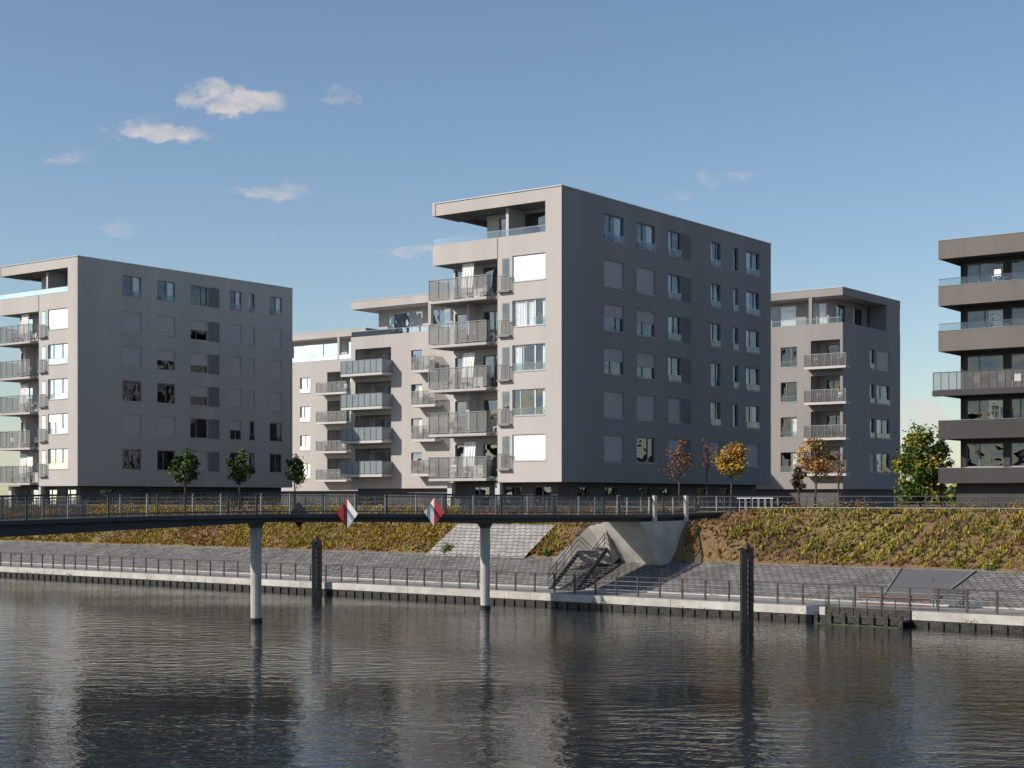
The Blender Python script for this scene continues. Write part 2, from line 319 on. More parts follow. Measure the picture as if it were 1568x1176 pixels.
def dark_building():
    E=empty('balcony_apartment_building'); C=(42.6,106.6); FL=frame(C,dL,nL); FR=frame(C,dR,nR); Wd=14.0
    w=MB();wi=MB();ba=MB(); rnd=random.Random(4)
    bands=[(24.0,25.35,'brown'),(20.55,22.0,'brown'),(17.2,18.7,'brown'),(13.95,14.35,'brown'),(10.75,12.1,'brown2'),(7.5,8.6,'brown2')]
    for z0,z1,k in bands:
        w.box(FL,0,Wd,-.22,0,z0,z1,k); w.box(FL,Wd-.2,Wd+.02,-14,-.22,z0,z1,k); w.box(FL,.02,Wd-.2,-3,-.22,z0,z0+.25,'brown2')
        w.box(FL,-.02,Wd+.05,-.24,.03,z1,z1+.03,'rail')
    panel(ba,FL,0,Wd+.3,.24,14.35,15.6,'perfd'); mesh_rail(ba,FL,0,Wd+.3,.25,14.35,15.6,.6,'raildark',r=.02); w.box(FL,0,Wd+.35,-.2,.3,13.9,14.3,'brown2')
    panel(ba,FL,0,Wd,-.1,22.05,22.5,'railglass'); ba.box(FL,0,Wd,-.12,-.08,22.5,22.54,'raildark')
    panel(ba,FL,0,Wd,-.1,18.75,19.2,'railglass'); ba.box(FL,0,Wd,-.12,-.08,19.2,19.24,'raildark')
    zs=[8.6,12.1,14.35,18.7,22.0]; zt=[10.75,13.95,17.2,20.55,24.0]
    for a,b in zip(zs,zt):
        o=[(.6,3.0,a+.1,b-.3),(3.4,6.4,a+.1,b-.3),(7.2,9.3,a+.1,b-.3),(9.8,12.6,a+.1,b-.3)]
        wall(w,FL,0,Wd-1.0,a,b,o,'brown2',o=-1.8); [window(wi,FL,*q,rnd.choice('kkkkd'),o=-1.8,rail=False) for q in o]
        w.box(FL,4.2,4.8,-1.8,-.05,a,b,'brown')
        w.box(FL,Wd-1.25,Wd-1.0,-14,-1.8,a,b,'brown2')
        for q in range(4): clutter(ba,FL,rnd.uniform(2,12),-.5,a+.02,rnd)
    ro=[(b,b+2.2,a+.1,c-.3) for b in (2,6,10) for a,c in zip(zs,zt)]
    wall(w,FR,0,14,7.5,25.35,ro,'brown'); [window(wi,FR,*q,'k') for q in ro]
    w.box(FL,.1,Wd-.1,-13.9,-.23,25.0,25.2,'coping'); w.box(FL,2,Wd-2,-12,-2.6,5,24.8,'dark')
    w.box(FL,.5,Wd-1,-13.5,-1,3,7.5,'brown2')
    wall(w,(lambda a,o,z:FL(a,-14,z)),0,Wd,5,25.3,[],'brown')
    w.obj('walls',E);wi.obj('windows',E);ba.obj('railings',E)
dark_building()
# ---------------------------------------------------------------- bank
Q=(24.1,73.5); T=(-.768,.640); Nn=(.640,.768)
B0=(-1.55,90.2); e=(.768,.640); sn=(.640,-.768)
def P(s,d,z=0): return (Q[0]+T[0]*s+Nn[0]*d, Q[1]+T[1]*s+Nn[1]*d, z)
FQ=lambda a,o,z:P(a,-o,z)
def inv(x,y): 
    dx=x-Q[0];dy=y-Q[1]; det=T[0]*Nn[1]-T[1]*Nn[0]
    return ((dx*Nn[1]-dy*Nn[0])/det,(T[0]*dy-T[1]*dx)/det)
def mound(s,d):
    x,y,_=P(s,d); ro=(x-B0[0])*sn[0]+(y-B0[1])*sn[1]
    if ro<0: w=max(0,1+ro/4)
    else: w=max(0,min(1,1.3-ro/7))
    t=min(1,max(0,(d-9.55)/1.6)); t=t*t*(3-2*t)
    return w*t
def sloped(d,s=None):
    pts=[(0,.8),(3.6,.85),(9.5,2.4),(14.5,5.5),(1e5,5.5)]
    z=5.5
    for (d0,z0),(d1,z1) in zip(pts,pts[1:]):
        if d<=d1: z=z0+(z1-z0)*(d-d0)/(d1-d0); break
    if s is not None: z+= (5.0-z)*mound(s,d) if z<5.0 else 0
    return z
def strip(name,prof,s0,s1,ds,k,jit=0):
    vs=[];fs=[];n=max(1,int((s1-s0)/ds)); m=len(prof)
    for i in range(n+1):
        s=s0+(s1-s0)*i/n
        for d,z in prof:
            j=0
            if jit and d!=prof[0][0]:
                j=noise.noise(Vector((s*.35,d*.6,3)))*jit+noise.noise(Vector((s*1.7,d*1.7,9)))*jit*.5
                if z<5.0: j+=(5.0-z)*mound(s,d)
            vs.append(P(s,d,z+j))
    for i in range(n):
        for j in range(m-1): a=i*m+j; fs.append((a,a+m,a+m+1,a+1))
    me=bpy.data.meshes.new(name); me.from_pydata(vs,[],fs); uv=me.uv_layers.new(name='UVMap')
    for l in me.loops:
        i,j=divmod(l.vertex_index,m); uv.data[l.index].uv=(s0+(s1-s0)*i/n,prof[j][0])
    me.materials.append(k); o=bpy.data.objects.new(name,me); scene.collection.objects.link(o); return o
def cobble(name,c1,c2,mortar,sx=.32,sy=.16,varn=.35):
    m,nt,b=nm(name);N=nt.nodes;L=nt.links; b.inputs['Roughness'].default_value=.85
    uv=N.new('ShaderNodeUVMap'); br=N.new('ShaderNodeTexBrick'); br.inputs['Scale'].default_value=1; br.inputs['Brick Width'].default_value=sx; br.inputs['Row Height'].default_value=sy
    br.inputs['Mortar Size'].default_value=.035; br.inputs['Color1'].default_value=(*c1,1);br.inputs['Color2'].default_value=(*c2,1);br.inputs['Mortar'].default_value=(*mortar,1)
    nw=N.new('ShaderNodeTexNoise'); nw.inputs['Scale'].default_value=1.2; L.new(uv.outputs[0],nw.inputs['Vector'])
    ws=N.new('ShaderNodeVectorMath'); ws.operation='SCALE'; ws.inputs['Scale'].default_value=.25; L.new(nw.outputs['Color'],ws.inputs[0])
    wa=N.new('ShaderNodeVectorMath'); L.new(uv.outputs[0],wa.inputs[0]); L.new(ws.outputs[0],wa.inputs[1]); L.new(wa.outputs[0],br.inputs['Vector'])
    n=N.new('ShaderNodeTexNoise'); n.inputs['Scale'].default_value=.35; n.inputs['Detail'].default_value=8; n.inputs['Roughness'].default_value=.75; L.new(uv.outputs[0],n.inputs['Vector'])
    r=N.new('ShaderNodeMapRange'); r.inputs[1].default_value=.3;r.inputs[2].default_value=.7;r.inputs[3].default_value=1-varn;r.inputs[4].default_value=1+varn; L.new(n.outputs[0],r.inputs[0])
    v=N.new('ShaderNodeVectorMath'); v.operation='SCALE'; L.new(br.outputs['Color'],v.inputs[0]); L.new(r.outputs[0],v.inputs['Scale']); L.new(v.outputs[0],b.inputs['Base Color'])
    bp=N.new('ShaderNodeBump'); bp.inputs['Distance'].default_value=.06; L.new(br.outputs['Fac'],bp.inputs['Height']); bp.invert=True; L.new(bp.outputs[0],b.inputs['Normal'])
    return m
m_prom=cobble('promenade_paving',(.25,.24,.225),(.28,.27,.25),(.18,.17,.16),1.0,.5,.25)
m_slope=cobble('stone_pitching',(.13,.125,.118),(.225,.21,.197),(.045,.044,.042),.5,.35,.35)
m_slope2=cobble('light_stone_pitching',(.28,.265,.25),(.36,.34,.32),(.12,.11,.10),.5,.35,.25)
m_ramp=cobble('ramp_setts',(.10,.10,.105),(.13,.13,.135),(.06,.06,.06),.4,.4,.2)
def groundm():
    m,nt,b=nm('dry_planted_ground');N=nt.nodes;L=nt.links; b.inputs['Roughness'].default_value=.95
    tc=N.new('ShaderNodeTexCoord'); n=N.new('ShaderNodeTexNoise'); n.inputs['Scale'].default_value=.22; n.inputs['Detail'].default_value=9; n.inputs['Roughness'].default_value=.72
    L.new(tc.outputs['Object'],n.inputs['Vector']); cr=N.new('ShaderNodeValToRGB'); el_=cr.color_ramp.elements
    el_[0].position=.34;el_[0].color=(.08,.045,.028,1); el_[1].position=.66;el_[1].color=(.25,.20,.055,1)
    x=el_.new(.46);x.color=(.20,.11,.062,1); x=el_.new(.56);x.color=(.19,.135,.055,1)
    L.new(n.outputs[0],cr.inputs[0]); L.new(cr.outputs[0],b.inputs['Base Color'])
    n2=N.new('ShaderNodeTexNoise'); n2.inputs['Scale'].default_value=5; n2.inputs['Detail'].default_value=5; L.new(tc.outputs['Object'],n2.inputs['Vector'])
    bp=N.new('ShaderNodeBump'); bp.inputs['Distance'].default_value=.25; L.new(n2.outputs[0],bp.inputs['Height']); L.new(bp.outputs[0],b.inputs['Normal']); return m
m_ground=groundm()
strip('promenade',[(0,.8),(3.6,.85)],-600,1500,2100,m_prom)
strip('paved_slope',[(3.6,.85),(9.5,2.4)],-600,1500,2100,m_slope)
prof=[(9.5+i*.5,2.4+(5.5-2.4)*i/10) for i in range(11)]
strip('grass_bank',prof,-45,170,.5,m_ground,.16)
strip('grass_bank',[prof[0],prof[-1]],170,1500,1330,m_ground); strip('grass_bank',[prof[0],prof[-1]],-600,-45,555,m_ground)
strip('ground',[(14.5,5.5),(3000,5.5)],-3000,3000,6000,m_ground)
strip('street',[(19.5,5.506),(25,5.506)],-600,1500,2100,M['concrete_d'])
strip('light_paved_slope',[(9.2,2.36),(9.55,2.65),(12.6,4.55)],38,47,9,m_slope2)
def atd(u,d):
    k=(u-784)/f; Y=(93.6+d/.768)/(1+.833*k); return inv(k*Y,Y)[0]
rp=MB(); M['ramp']=m_ramp
a0,a1=atd(1378,9.4),atd(1492,9.4); b0,b1=atd(1358,5.0),atd(1440,5.0)
def RP(s,d,h): return P(s,d,sloped(d)+h)
rp.poly([RP(a0,9.4,.03),RP(a1,9.4,.03),RP(b1,4.2,.03),RP(b0,4.2,.03)],'ramp')
for (sa,sb) in ((a0,b0),(a1,b1)):
    rp.hexa([RP(sa,9.4,-.1),RP(sb,4.2,-.1),RP(sb-.12,4.2,-.1),RP(sa-.12,9.4,-.1),RP(sa,9.4,.09),RP(sb,4.2,.09),RP(sb-.12,4.2,.09),RP(sa-.12,9.4,.09)],'concrete_d')
rp.obj('slope_ramp')
q=MB()
s=-60
while s<400:
    q.box(FQ,s,s+9.97,-.4,.0,.36,.797,'concrete'); s+=10
q.box(FQ,-600,1500,-.38,-.04,-2,.35,'wetwall')
s=-40
while s<170:
    q.box(FQ,s,s+.35,-.04,.05,-1,.3,'wetwall'); s+=.8
q.obj('quay_wall')
k=MB(); k.box(FQ,-200,400,-3.75,-3.6,.8,.93,'concrete'); k.obj('promenade_kerb')
k=MB(); k.box(FQ,-200,400,-9.6,-9.45,2.3,2.46,'concrete_d'); k.obj('slope_kerb')
fe=MB(); s=-30
while s<160:
    fe.box(FQ,s-.045,s+.045,-.5,-.42,.8,1.92,'post'); s+=1.5
for z in (1.65,1.4,1.15,.98): fe.box(FQ,-30,160,-.475,-.445,z-.011,z+.011,'rail')
fe.box(FQ,-30,160,-.49,-.43,1.9,1.94,'post')
fe.obj('quay_railing')
fe=MB(); s=-30
while s<150:
    d=15.2
    fe.box(FQ,s-.03,s+.03,-d-.03,-d+.03,5.4,6.5,'raildark'); s+=2.0
for z,k_ in ((6.5,'raildark'),(6.15,'raildark'),(5.8,'rail')): fe.box(FQ,-30,150,-15.23,-15.17,z-.025,z+.025,k_)
fe.obj('bank_railing')
la=MB()
Lx=[inv(*( (u-784)/f*y,y))[0] for u,y in ((1400,77.5),(1272,80.5))]
s0,s1=min(Lx),max(Lx)
la.box(FQ,s0,s1,.06,.9,.28,.40,'concrete_d'); la.box(FQ,s0,s1,.9,.98,.1,.45,'wetwall'); la.box(FQ,s0-.05,s1+.05,.003,.06,-.5,.82,'wetwall')
for i in range(7):
    s=s0+(s1-s0)*i/6; la.box(FQ,s-.1,s+.1,.98,1.1,-1.2,.62,'wetwall')
    la.box(FQ,s-.02,s+.02,.06,.1,.4,1.3,'raildark')
la.box(FQ,s0,s1,1.1,1.16,-.1,.06,'moss'); la.obj('landing_stage')
b=MB(); Lx=[inv((u-784)/f*y,y)[0] for u,y in ((1432,77.5),(1325,80))]
b.box(FQ,min(Lx),max(Lx),-.55,-.51,1.3,1.5,'paleband'); b.box(FQ,min(Lx),max(Lx),-.55,-.51,.98,1.08,'paleband'); b.obj('red_barrier')
def bench(s,d,z):
    b=MB(); F=lambda a,o,zz:P(s+a,d-o,z+zz)
    for i in range(4): b.box(F,-.9,.9,-.2+.11*i,-.11+.11*i,.43,.47,'raildark')
    for i in range(3): b.box(F,-.9,.9,-.27,-.23,.55+.13*i,.65+.13*i,'raildark')
    for x in(-.7,.7): b.box(F,x-.03,x+.03,-.27,-.2,0,.9,'raildark'); b.box(F,x-.03,x+.03,.15,.2,0,.43,'raildark'); b.box(F,x-.03,x+.03,-.2,.15,.38,.43,'raildark')
    b.obj('park_bench')
sb=atd(1452,2.6); bench(sb,2.6,.84)
# ---------------------------------------------------------------- footbridge
def interp(t,x):
    if x<=t[0][0]: return t[0][1]
    for (x0,y0),(x1,y1) in zip(t,t[1:]):
        if x<=x1: return y0+(y1-y0)*(x-x0)/(x1-x0)
    return t[-1][1]
zt_=[(-70,3.6),(-45,4.75),(-28.7,5.35),(-22,5.5),(-15,5.56),(-8,5.54),(0,5.45),(12,5.36),(20,5.52)]
th_=[(-70,.8),(-28.7,.74),(-22,.62),(-15,.42),(-8,.45),(0,.5),(12,.42),(20,.42)]
def BP(r,o,z): return (B0[0]+e[0]*r+sn[0]*o,B0[1]+e[1]*r+sn[1]*o,z)
EB=empty('footbridge'); bd=MB(); br=MB()
hw=1.5; r=-70.0
while r<20:
    r2=r+1; a=interp(zt_,r);b_=interp(zt_,r2);ta=interp(th_,r);tb=interp(th_,r2)
    def seg(o0,o1,za0,za1,zb0,zb1,k): bd.hexa([BP(r,o0,za0),BP(r2,o0,zb0),BP(r2,o1,zb0),BP(r,o1,za0),BP(r,o0,za1),BP(r2,o0,zb1),BP(r2,o1,zb1),BP(r,o1,za1)],k)
    seg(-hw,hw,a-.2,a,b_-.2,b_,'deck')
    seg(-hw+.5,hw-.35,a-ta,a-.203,b_-tb,b_-.203,'deck')
    for sd in (-1,1):
        o=sd*(hw-.06)
        n=9
        for i in range(n):
            rr=r+i/n; z=a+(b_-a)*i/n
            br.box(lambda A,O,Z:BP(rr+A,o+O,Z),-.007,.007,-.007,.007,z,z+1.05,'raildark')
        if int(r)%2==0: br.box(lambda A,O,Z:BP(r+A,o+O,Z),-.035,.035,-.05,.05,a-.1,a+1.1,'rail' if int(r)%4 else 'raildark')
        for h,t in ((1.1,.035),(.12,.02),(.95,.012)):
            br.hexa([BP(r,o-t,a+h-t),BP(r2,o-t,b_+h-t),BP(r2,o+t,b_+h-t),BP(r,o+t,a+h-t),BP(r,o-t,a+h+t),BP(r2,o-t,b_+h+t),BP(r2,o+t,b_+h+t),BP(r,o+t,a+h+t)],'raildark')
        if sd==1 and (-3<=r<8 or -34<r<-25):
            br.poly([BP(r+.05,o,a+.15),BP(r2-.05,o,b_+.15),BP(r2-.05,o,b_+.9),BP(r+.05,o,a+.9)],'perf')
    r=r2
bd.obj('deck',EB); br.obj('railings',EB)
for j,r in enumerate((-15.17,0.0,-30.5,-45)):
    pz=interp(zt_,r)-interp(th_,r)+.05; p=MB(); x,y,_=BP(r,0,0)
    p.cone((x,y,-2),(x,y,.2),.33,.33,'wetwall',14); p.cone((x,y,.2),(x,y,pz-.35),.27,.30,'concrete',14); p.cone((x,y,pz-.35),(x,y,pz),.31,.5,'concrete_d',14)
    p.obj('pier_%d'%(j+1),EB)
p=MB()
for r in (12.2,15.0):
    for o in (-hw-.1,hw+.1): p.box(lambda A,O,Z:BP(r+A,o+O,Z),-.12,.12,-.1,.1,4.9,6.55,'concrete')
p.obj('end_posts',EB)
ab=MB()
ab.hexa([BP(13.0,-1.9,1.9),BP(20,-1.9,3),BP(20,1.6,3),BP(13.0,1.6,1.9),BP(11.0,-1.9,4.93),BP(20,-1.9,5.05),BP(20,1.6,5.05),BP(11.0,1.6,4.93)],'concrete')
ab.hexa([BP(9.0,-4.4,2.4),BP(13,-4.2,3.0),BP(13,-1.9,3),BP(12.0,-1.9,2.2),BP(10.9,-3.0,4.6),BP(13,-3.0,4.9),BP(13,-1.903,4.9),BP(11.2,-1.903,4.85)],'concrete')
ab.obj('bridge_abutment')
def diamond(u,v,Y,left,right,name='diamond_sign',h=.78,ang=0.12):
    x=(u-784)/f*Y; z=CH+(HZ-v)/f*Y; E=MB()
    c=math.cos(ang); s_=math.sin(ang)
    G=lambda a,o,zz:(x+a*c+o*s_, Y+a*s_-o*c, z+zz)
    w=h*.75
    for sgn,k in ((-1,left),(1,right)):
        pts=[(0,-h),(sgn*w,0),(0,h)]
        E.poly([G(a,.03,zz) for a,zz in pts],k); E.poly([G(a,-.0,zz) for a,zz in pts],'black')
        for (a0,z0),(a1,z1) in zip(pts,pts[1:]): E.poly([G(a0,.03,z0),G(a1,.03,z1),G(a1,0,z1),G(a0,0,z0)],'rail')
    E.box(G,-.04,.04,-.6,-.005,-.05,.05,'rail'); E.box(G,-.04,.04,-.06,-.006,-h*.9,h*.9,'rail')
    E.obj(name)
def Yb(u):
    k=(u-784)/f; bx=B0[0]+sn[0]*(hw+.45); by=B0[1]+sn[1]*(hw+.45); r=(k*by-bx)/(e[0]-k*e[1]); return by+e[1]*r
diamond(532,787,Yb(532),'red','white',ang=-.25); diamond(665,784,Yb(665),'white','red',ang=-.25)
diamond(458,788,Yb(458)+3.2,'black','black','navigation_sign_back',.7)
def mooring(u,Y,vtop,name='mooring_pile'):
    x=(u-784)/f*Y; zt=CH+(HZ-vtop)/f*Y; m=MB(); G=lambda a,o,z:(x+a,Y-o,z)
    for sg in(-1,1): m.box(G,sg*.19-.11,sg*.19+.11,-.19,.22,-3,zt-(.12 if sg<0 else 0),'pile')
    m.box(G,-.077,.077,-.1,.12,-3,zt-.25,'pilegrey'); m.box(G,-.32,.32,-.26,-.193,-3,zt-.05,'pile')
    m.box(G,-.02,.02,.22,.25,.3,zt-.6,'rail')
    for i in range(10): m.box(G,-.14,.14,.253,.28,.4+i*.3,.44+i*.3,'pile')
    m.cone((x,Y,zt-.1),(x,Y,zt+.22),.16,.1,'pile',8)
    m.obj(name)
mooring(485,103.5,827); mooring(1144,79.5,838)
st=MB(); p0=Vector((3.0,94.2,.84)); p1=Vector((6.6,103.0,4.75)); d=(p1-p0); dh=Vector((d.x,d.y,0)).normalized(); sd=Vector((dh.y,-dh.x,0)); n=22
for i in range(n):
    c=p0+d*((i+.5)/n)
    def G(a,o,z,c=c): return tuple(c+dh*a+sd*o+Vector((0,0,z)))
    st.box(G,-.2,.2,-.8,.8,-.04,0,'raildark')
for o in(-.85,.85):
    off=sd*o
    a=p0+off; b=p1+off; U=lambda p,k,h:tuple(p+sd*k+Vector((0,0,h)))
    st.hexa([U(a,-.04,-.3),U(b,-.04,-.3),U(b,.04,-.3),U(a,.04,-.3),U(a,-.04,.05),U(b,-.04,.05),U(b,.04,.05),U(a,.04,.05)],'raildark')
    for h in (1.05,.75,.4): st.bar(a+Vector((0,0,h)),b+Vector((0,0,h)),.025,'raildark')
    for i in range(8):
        c=a+(b-a)*(i/7); st.bar(c,c+Vector((0,0,1.05)),.03,'raildark')
st.obj('steel_staircase')
rk=MB(); sR,_=inv((1135-784)/f*103,103)
for i in range(6):
    a=P(sR-1.4+i*.5,18.5,5.5); b=P(sR-1.4+i*.5,18.5,6.4); c=P(sR-1.4+i*.5,19.2,6.4); dd=P(sR-1.4+i*.5,19.2,5.5)
    rk.bar(a,b,.02,'white');rk.bar(b,c,.02,'white');rk.bar(c,dd,.02,'white')
rk.bar(P(sR-1.5,18.5,6.4),P(sR+1.3,18.5,6.4),.03,'white'); rk.obj('bicycle_rack')
# ---------------------------------------------------------------- vegetation
def tree(name,x,y,z0,H,rw,crown0,keys,n=2600,seed=0,sz=.11,spread=.5,clumps=26,trunk=.09):
    rnd=random.Random(seed); E=empty(name); t=MB(); l=MB()
    top=Vector((x+rnd.uniform(-.1,.1),y,z0+H)); base=Vector((x,y,z0-.1)); mid=Vector((x+rnd.uniform(-.15,.15),y,z0+crown0))
    t.cone(base,mid,trunk,trunk*.7,'bark'); t.cone(mid,top-Vector((0,0,H*.12)),trunk*.7,trunk*.15,'bark')
    cz=z0+(crown0+H)/2; hz=(H-crown0)/2
    for i in range(clumps):
        while True:
            v=Vector((rnd.uniform(-1,1),rnd.uniform(-1,1),rnd.uniform(-1,1)))
            if v.length<1: break
        taper=1-.35*max(0,v.z)
        c=Vector((x+v.x*rw*taper,y+v.y*rw*taper,cz+v.z*hz))
        st_=base.lerp(top,max(.2,min(.85,(c.z-z0)/H-.12))); t.cone(st_,c,trunk*.3,.012,'bark',5)
        kk=rnd.choice(keys); R=rnd.uniform(.18,.42)*rw*1.2
        for j in range(int(n/clumps*rnd.uniform(.5,1.5))):
            g=Vector((rnd.gauss(0,spread),rnd.gauss(0,spread),rnd.gauss(0,spread*.8)))*R
            leaf(l,c+g,sz*rnd.uniform(.6,1.3),kk if rnd.random()<.75 else rnd.choice(keys),rnd)
    t.obj('trunk_and_limbs',E); l.obj('foliage',E)
def at(u,Y): return ((u-784)/f*Y,Y)
def tz(v,Y): return CH+(HZ-v)/f*Y
GZ=5.5
def T_(name,u,Y,vtop,wpx,vcrown,keys,**kw):
    x,y=at(u,Y); H=tz(vtop,Y)-GZ; tree(name,x,y,GZ,H,wpx/2/f*Y,tz(vcrown,Y)-GZ,keys,**kw)
T_('autumn_tree',1118,106,674,50,742,['lf_yel','lf_yel','lf_yg','lf_or'],seed=1,n=3400,sz=.10)
T_('autumn_tree',1247,108,672,56,738,['lf_or','lf_yel','lf_or','lf_yg','lf_br'],seed=2,n=2200,sz=.10)
T_('young_tree',1040,111,672,40,735,['lf_br','lf_br','lf_br','lf_or'],seed=3,n=700,sz=.08)
T_('young_tree',1084,112,668,36,730,['lf_br','lf_br'],seed=4,n=350,sz=.07)
T_('green_tree',1408,122,652,66,766,['lf_gr','lf_gr','lf_gr','lf_gr','lf_yg'],seed=5,n=9000,sz=.14,clumps=60)
T_('green_tree',1442,126,662,30,760,['lf_gr','lf_gr','lf_yg'],seed=15,n=2500,sz=.13)
for i,(u,vt,wp) in enumerate(((283,692,36),(366,692,34),(453,702,32))):
    T_('small_street_tree',u,132-i*3,vt,wp,740,['lf_dg','lf_dg','lf_dg','lf_gr'],seed=20+i,n=2800,sz=.13)
T_('shrub_tree',1224,112,712,22,750,['lf_dg','lf_br'],seed=30,n=1000)
T_('bare_tree',1286,116,690,24,740,['lf_br'],seed=31,n=250,sz=.07)
tf=MB(); rnd=random.Random(99)
for i in range(34000):
    s=rnd.uniform(-8,125); d=rnd.uniform(9.7,15.4)
    z=sloped(d,s); nz=noise.noise(Vector((s*.13,d*.3,1)))+.2*rnd.gauss(0,1)
    big=1.0
    if s<23:
        row=math.sin((s+.45*d)*2*math.pi/1.7)
        if row<0 and rnd.random()<.55: continue
        keys=(['lf_yg','lf_yg','lf_st','lf_yg'] if nz>-.35 else ['lf_br','lf_st','lf_yg']) if row>-.2 else ['lf_br','lf_yg','lf_gr']
        big=1.25
    elif s<36:
        if rnd.random()<.4: continue
        keys=['lf_br','lf_or','lf_br','lf_st'] if nz>-.15 else ['lf_br','lf_yg','lf_st']
    else:
        if 38<s<47 and d<12.7: continue
        if nz<-.2 and rnd.random()<.5: continue
        keys=['lf_yg','lf_yel','lf_yg','lf_yg','lf_st'] if nz>-.2 else ['lf_br','lf_st','lf_or']
        big=1.2
    x,y,_=P(s,d); 
    ro=(x-B0[0])*sn[0]+(y-B0[1])*sn[1]
    if abs(ro)<2.0: continue
    kk=rnd.choice(keys); hh=rnd.uniform(.08,.3)*big
    for j in range(5):
        a=rnd.uniform(0,6.28); o=Vector((math.cos(a),math.sin(a),0)); b=Vector((x,y,z-.03)); w=Vector((-o.y,o.x,0))*.06*big
        tip=b+o*rnd.uniform(.05,.25)+Vector((0,0,hh*rnd.uniform(.6,1.2)))
        tf.poly([b-w,b+w,tip],kk)
tf.obj('bank_vegetation')
sh=MB()
for i in range(340):
    s=rnd.uniform(-8,120); d=rnd.uniform(15.6,18.0) ; x,y,_=P(s,d)
    if abs((x-B0[0])*sn[0]+(y-B0[1])*sn[1])<2.4: continue
    R=rnd.uniform(.2,.5); keys=rnd.choice([['lf_br','lf_br'],['lf_yg','lf_yel'],['lf_br','lf_st'],['lf_gr','lf_dg'],['lf_gr','lf_yg'],['lf_yel','lf_yg']] if s>45 else [['lf_or','lf_br'],['lf_br','lf_yg'],['lf_gr','lf_dg'],['lf_br','lf_gr']])
    for j in range(110):
        g=Vector((rnd.gauss(0,.5),rnd.gauss(0,.5),abs(rnd.gauss(0,.6))))*R
        leaf(sh,(x+g.x,y+g.y,5.5+g.z*1.2),.07,rnd.choice(keys),rnd)
sh.obj('shrub_border')
# weeds in the joints of the quay and slope
wd_=MB()
for i in range(160):
    s=rnd.uniform(-5,115); d,z=rnd.choice([(.05,.4),(3.55,.86),(9.3,2.38),(9.3,2.38),(rnd.uniform(4,9),None)])
    if z is None: z=sloped(d)
    for j in range(rnd.randint(6,22)):
        g=Vector((rnd.gauss(0,.16),rnd.gauss(0,.16),abs(rnd.gauss(0,.09)))); x,y,_=P(s,d); leaf(wd_,(x+g.x,y+g.y,z+g.z),.05,rnd.choice(['lf_gr','lf_gr','lf_yg','lf_dg']),rnd)
wd_.obj('quay_weeds')
def bush(u,d,R,keys,seed):
    k=(u-784)/f; Y=(93.6+d/.768)/(1+.833*k); x=k*Y; z=sloped(d); mb=MB(); r=random.Random(seed)
    for j in range(500):
        g=Vector((r.gauss(0,.45),r.gauss(0,.45),abs(r.gauss(0,.5))))*R; leaf(mb,(x+g.x,Y+g.y,z+g.z),.07,r.choice(keys),r)
    mb.cone((x,Y,z-.1),(x,Y,z+R*.5),.04,.01,'bark',5)
    mb.obj('bush')
bush(686,9.8,.5,['lf_dg','lf_gr'],1); bush(1516,9.7,.3,['lf_gr','lf_yg'],2); bush(839,9.8,.3,['lf_gr'],3)
dt=MB()
for i in range(420):
    x=rnd.uniform(-60,200); y=rnd.uniform(235,260); R=rnd.uniform(1.5,3.2); keys=rnd.choice([['lf_gr','lf_dg'],['lf_gr','lf_yg'],['lf_dg']])
    for j in range(60):
        g=Vector((rnd.gauss(0,.5),rnd.gauss(0,.5),rnd.uniform(0,1.3)))*R; leaf(dt,(x+g.x,y+g.y,5.5+g.z),.5,rnd.choice(keys),rnd)
dt.obj('distant_trees')
fb=MB(); prev=None  # unseen tree ring, added to darken window reflections and cut sky fill
for i in range(201):
    ang=math.radians(170+ i*(402-170)/200.0)
    R=330+15*math.sin(i*.9)
    h=14+7*noise.noise(Vector((i*.35,0,0)))+3*noise.noise(Vector((i*1.7,2,0)))
    c=Vector((math.cos(ang)*R,60+math.sin(ang)*R,0)); 
    ring=[c+Vector((0,0,-1)),c+Vector((0,0,h*.6)),c+Vector((math.cos(ang)*6,math.sin(ang)*6,h)),c+Vector((math.cos(ang)*14,math.sin(ang)*14,h*.7))]
    if prev:
        for a in range(3): fb.poly([prev[a],ring[a],ring[a+1],prev[a+1]],'tree_screen')
    prev=ring
fb.obj('unseen_tree_screen')
# ---------------------------------------------------------------- water
m,nt,b=nm('water'); N=nt.nodes;L=nt.links
b.inputs['Base Color'].default_value=(.008,.011,.010,1); b.inputs['Roughness'].default_value=.03; b.inputs['IOR'].default_value=1.2
tc=N.new('ShaderNodeTexCoord')
def wn(sc,stretch,rot,det):
    mp=N.new('ShaderNodeMapping'); mp.inputs['Scale'].default_value=(stretch,1,1); mp.inputs['Rotation'].default_value=(0,0,rot); L.new(tc.outputs['Object'],mp.inputs[0])
    n=N.new('ShaderNodeTexNoise'); n.inputs['Scale'].default_value=sc; n.inputs['Detail'].default_value=det; L.new(mp.outputs[0],n.inputs['Vector']); return n
n1=wn(1.5,.55,.35,3); n2=wn(6,.6,-.4,2); n3=wn(.045,.4,.2,2)
a1=N.new('ShaderNodeMath');a1.operation='MULTIPLY_ADD'; a1.inputs[1].default_value=.25; L.new(n2.outputs[0],a1.inputs[0]); L.new(n1.outputs[0],a1.inputs[2])
am=N.new('ShaderNodeMapRange'); am.inputs[1].default_value=.38;am.inputs[2].default_value=.62;am.inputs[3].default_value=.025;am.inputs[4].default_value=.10; L.new(n3.outputs[0],am.inputs[0])
bp=N.new('ShaderNodeBump'); L.new(am.outputs[0],bp.inputs['Distance']); L.new(a1.outputs[0],bp.inputs['Height']); L.new(bp.outputs[0],b.inputs['Normal'])
M['water']=m
w=MB(); w.poly([(-3000,-1500,0),(1500,-1500,0),(1500,3000,0),(-3000,3000,0)],'water'); w.obj('water')
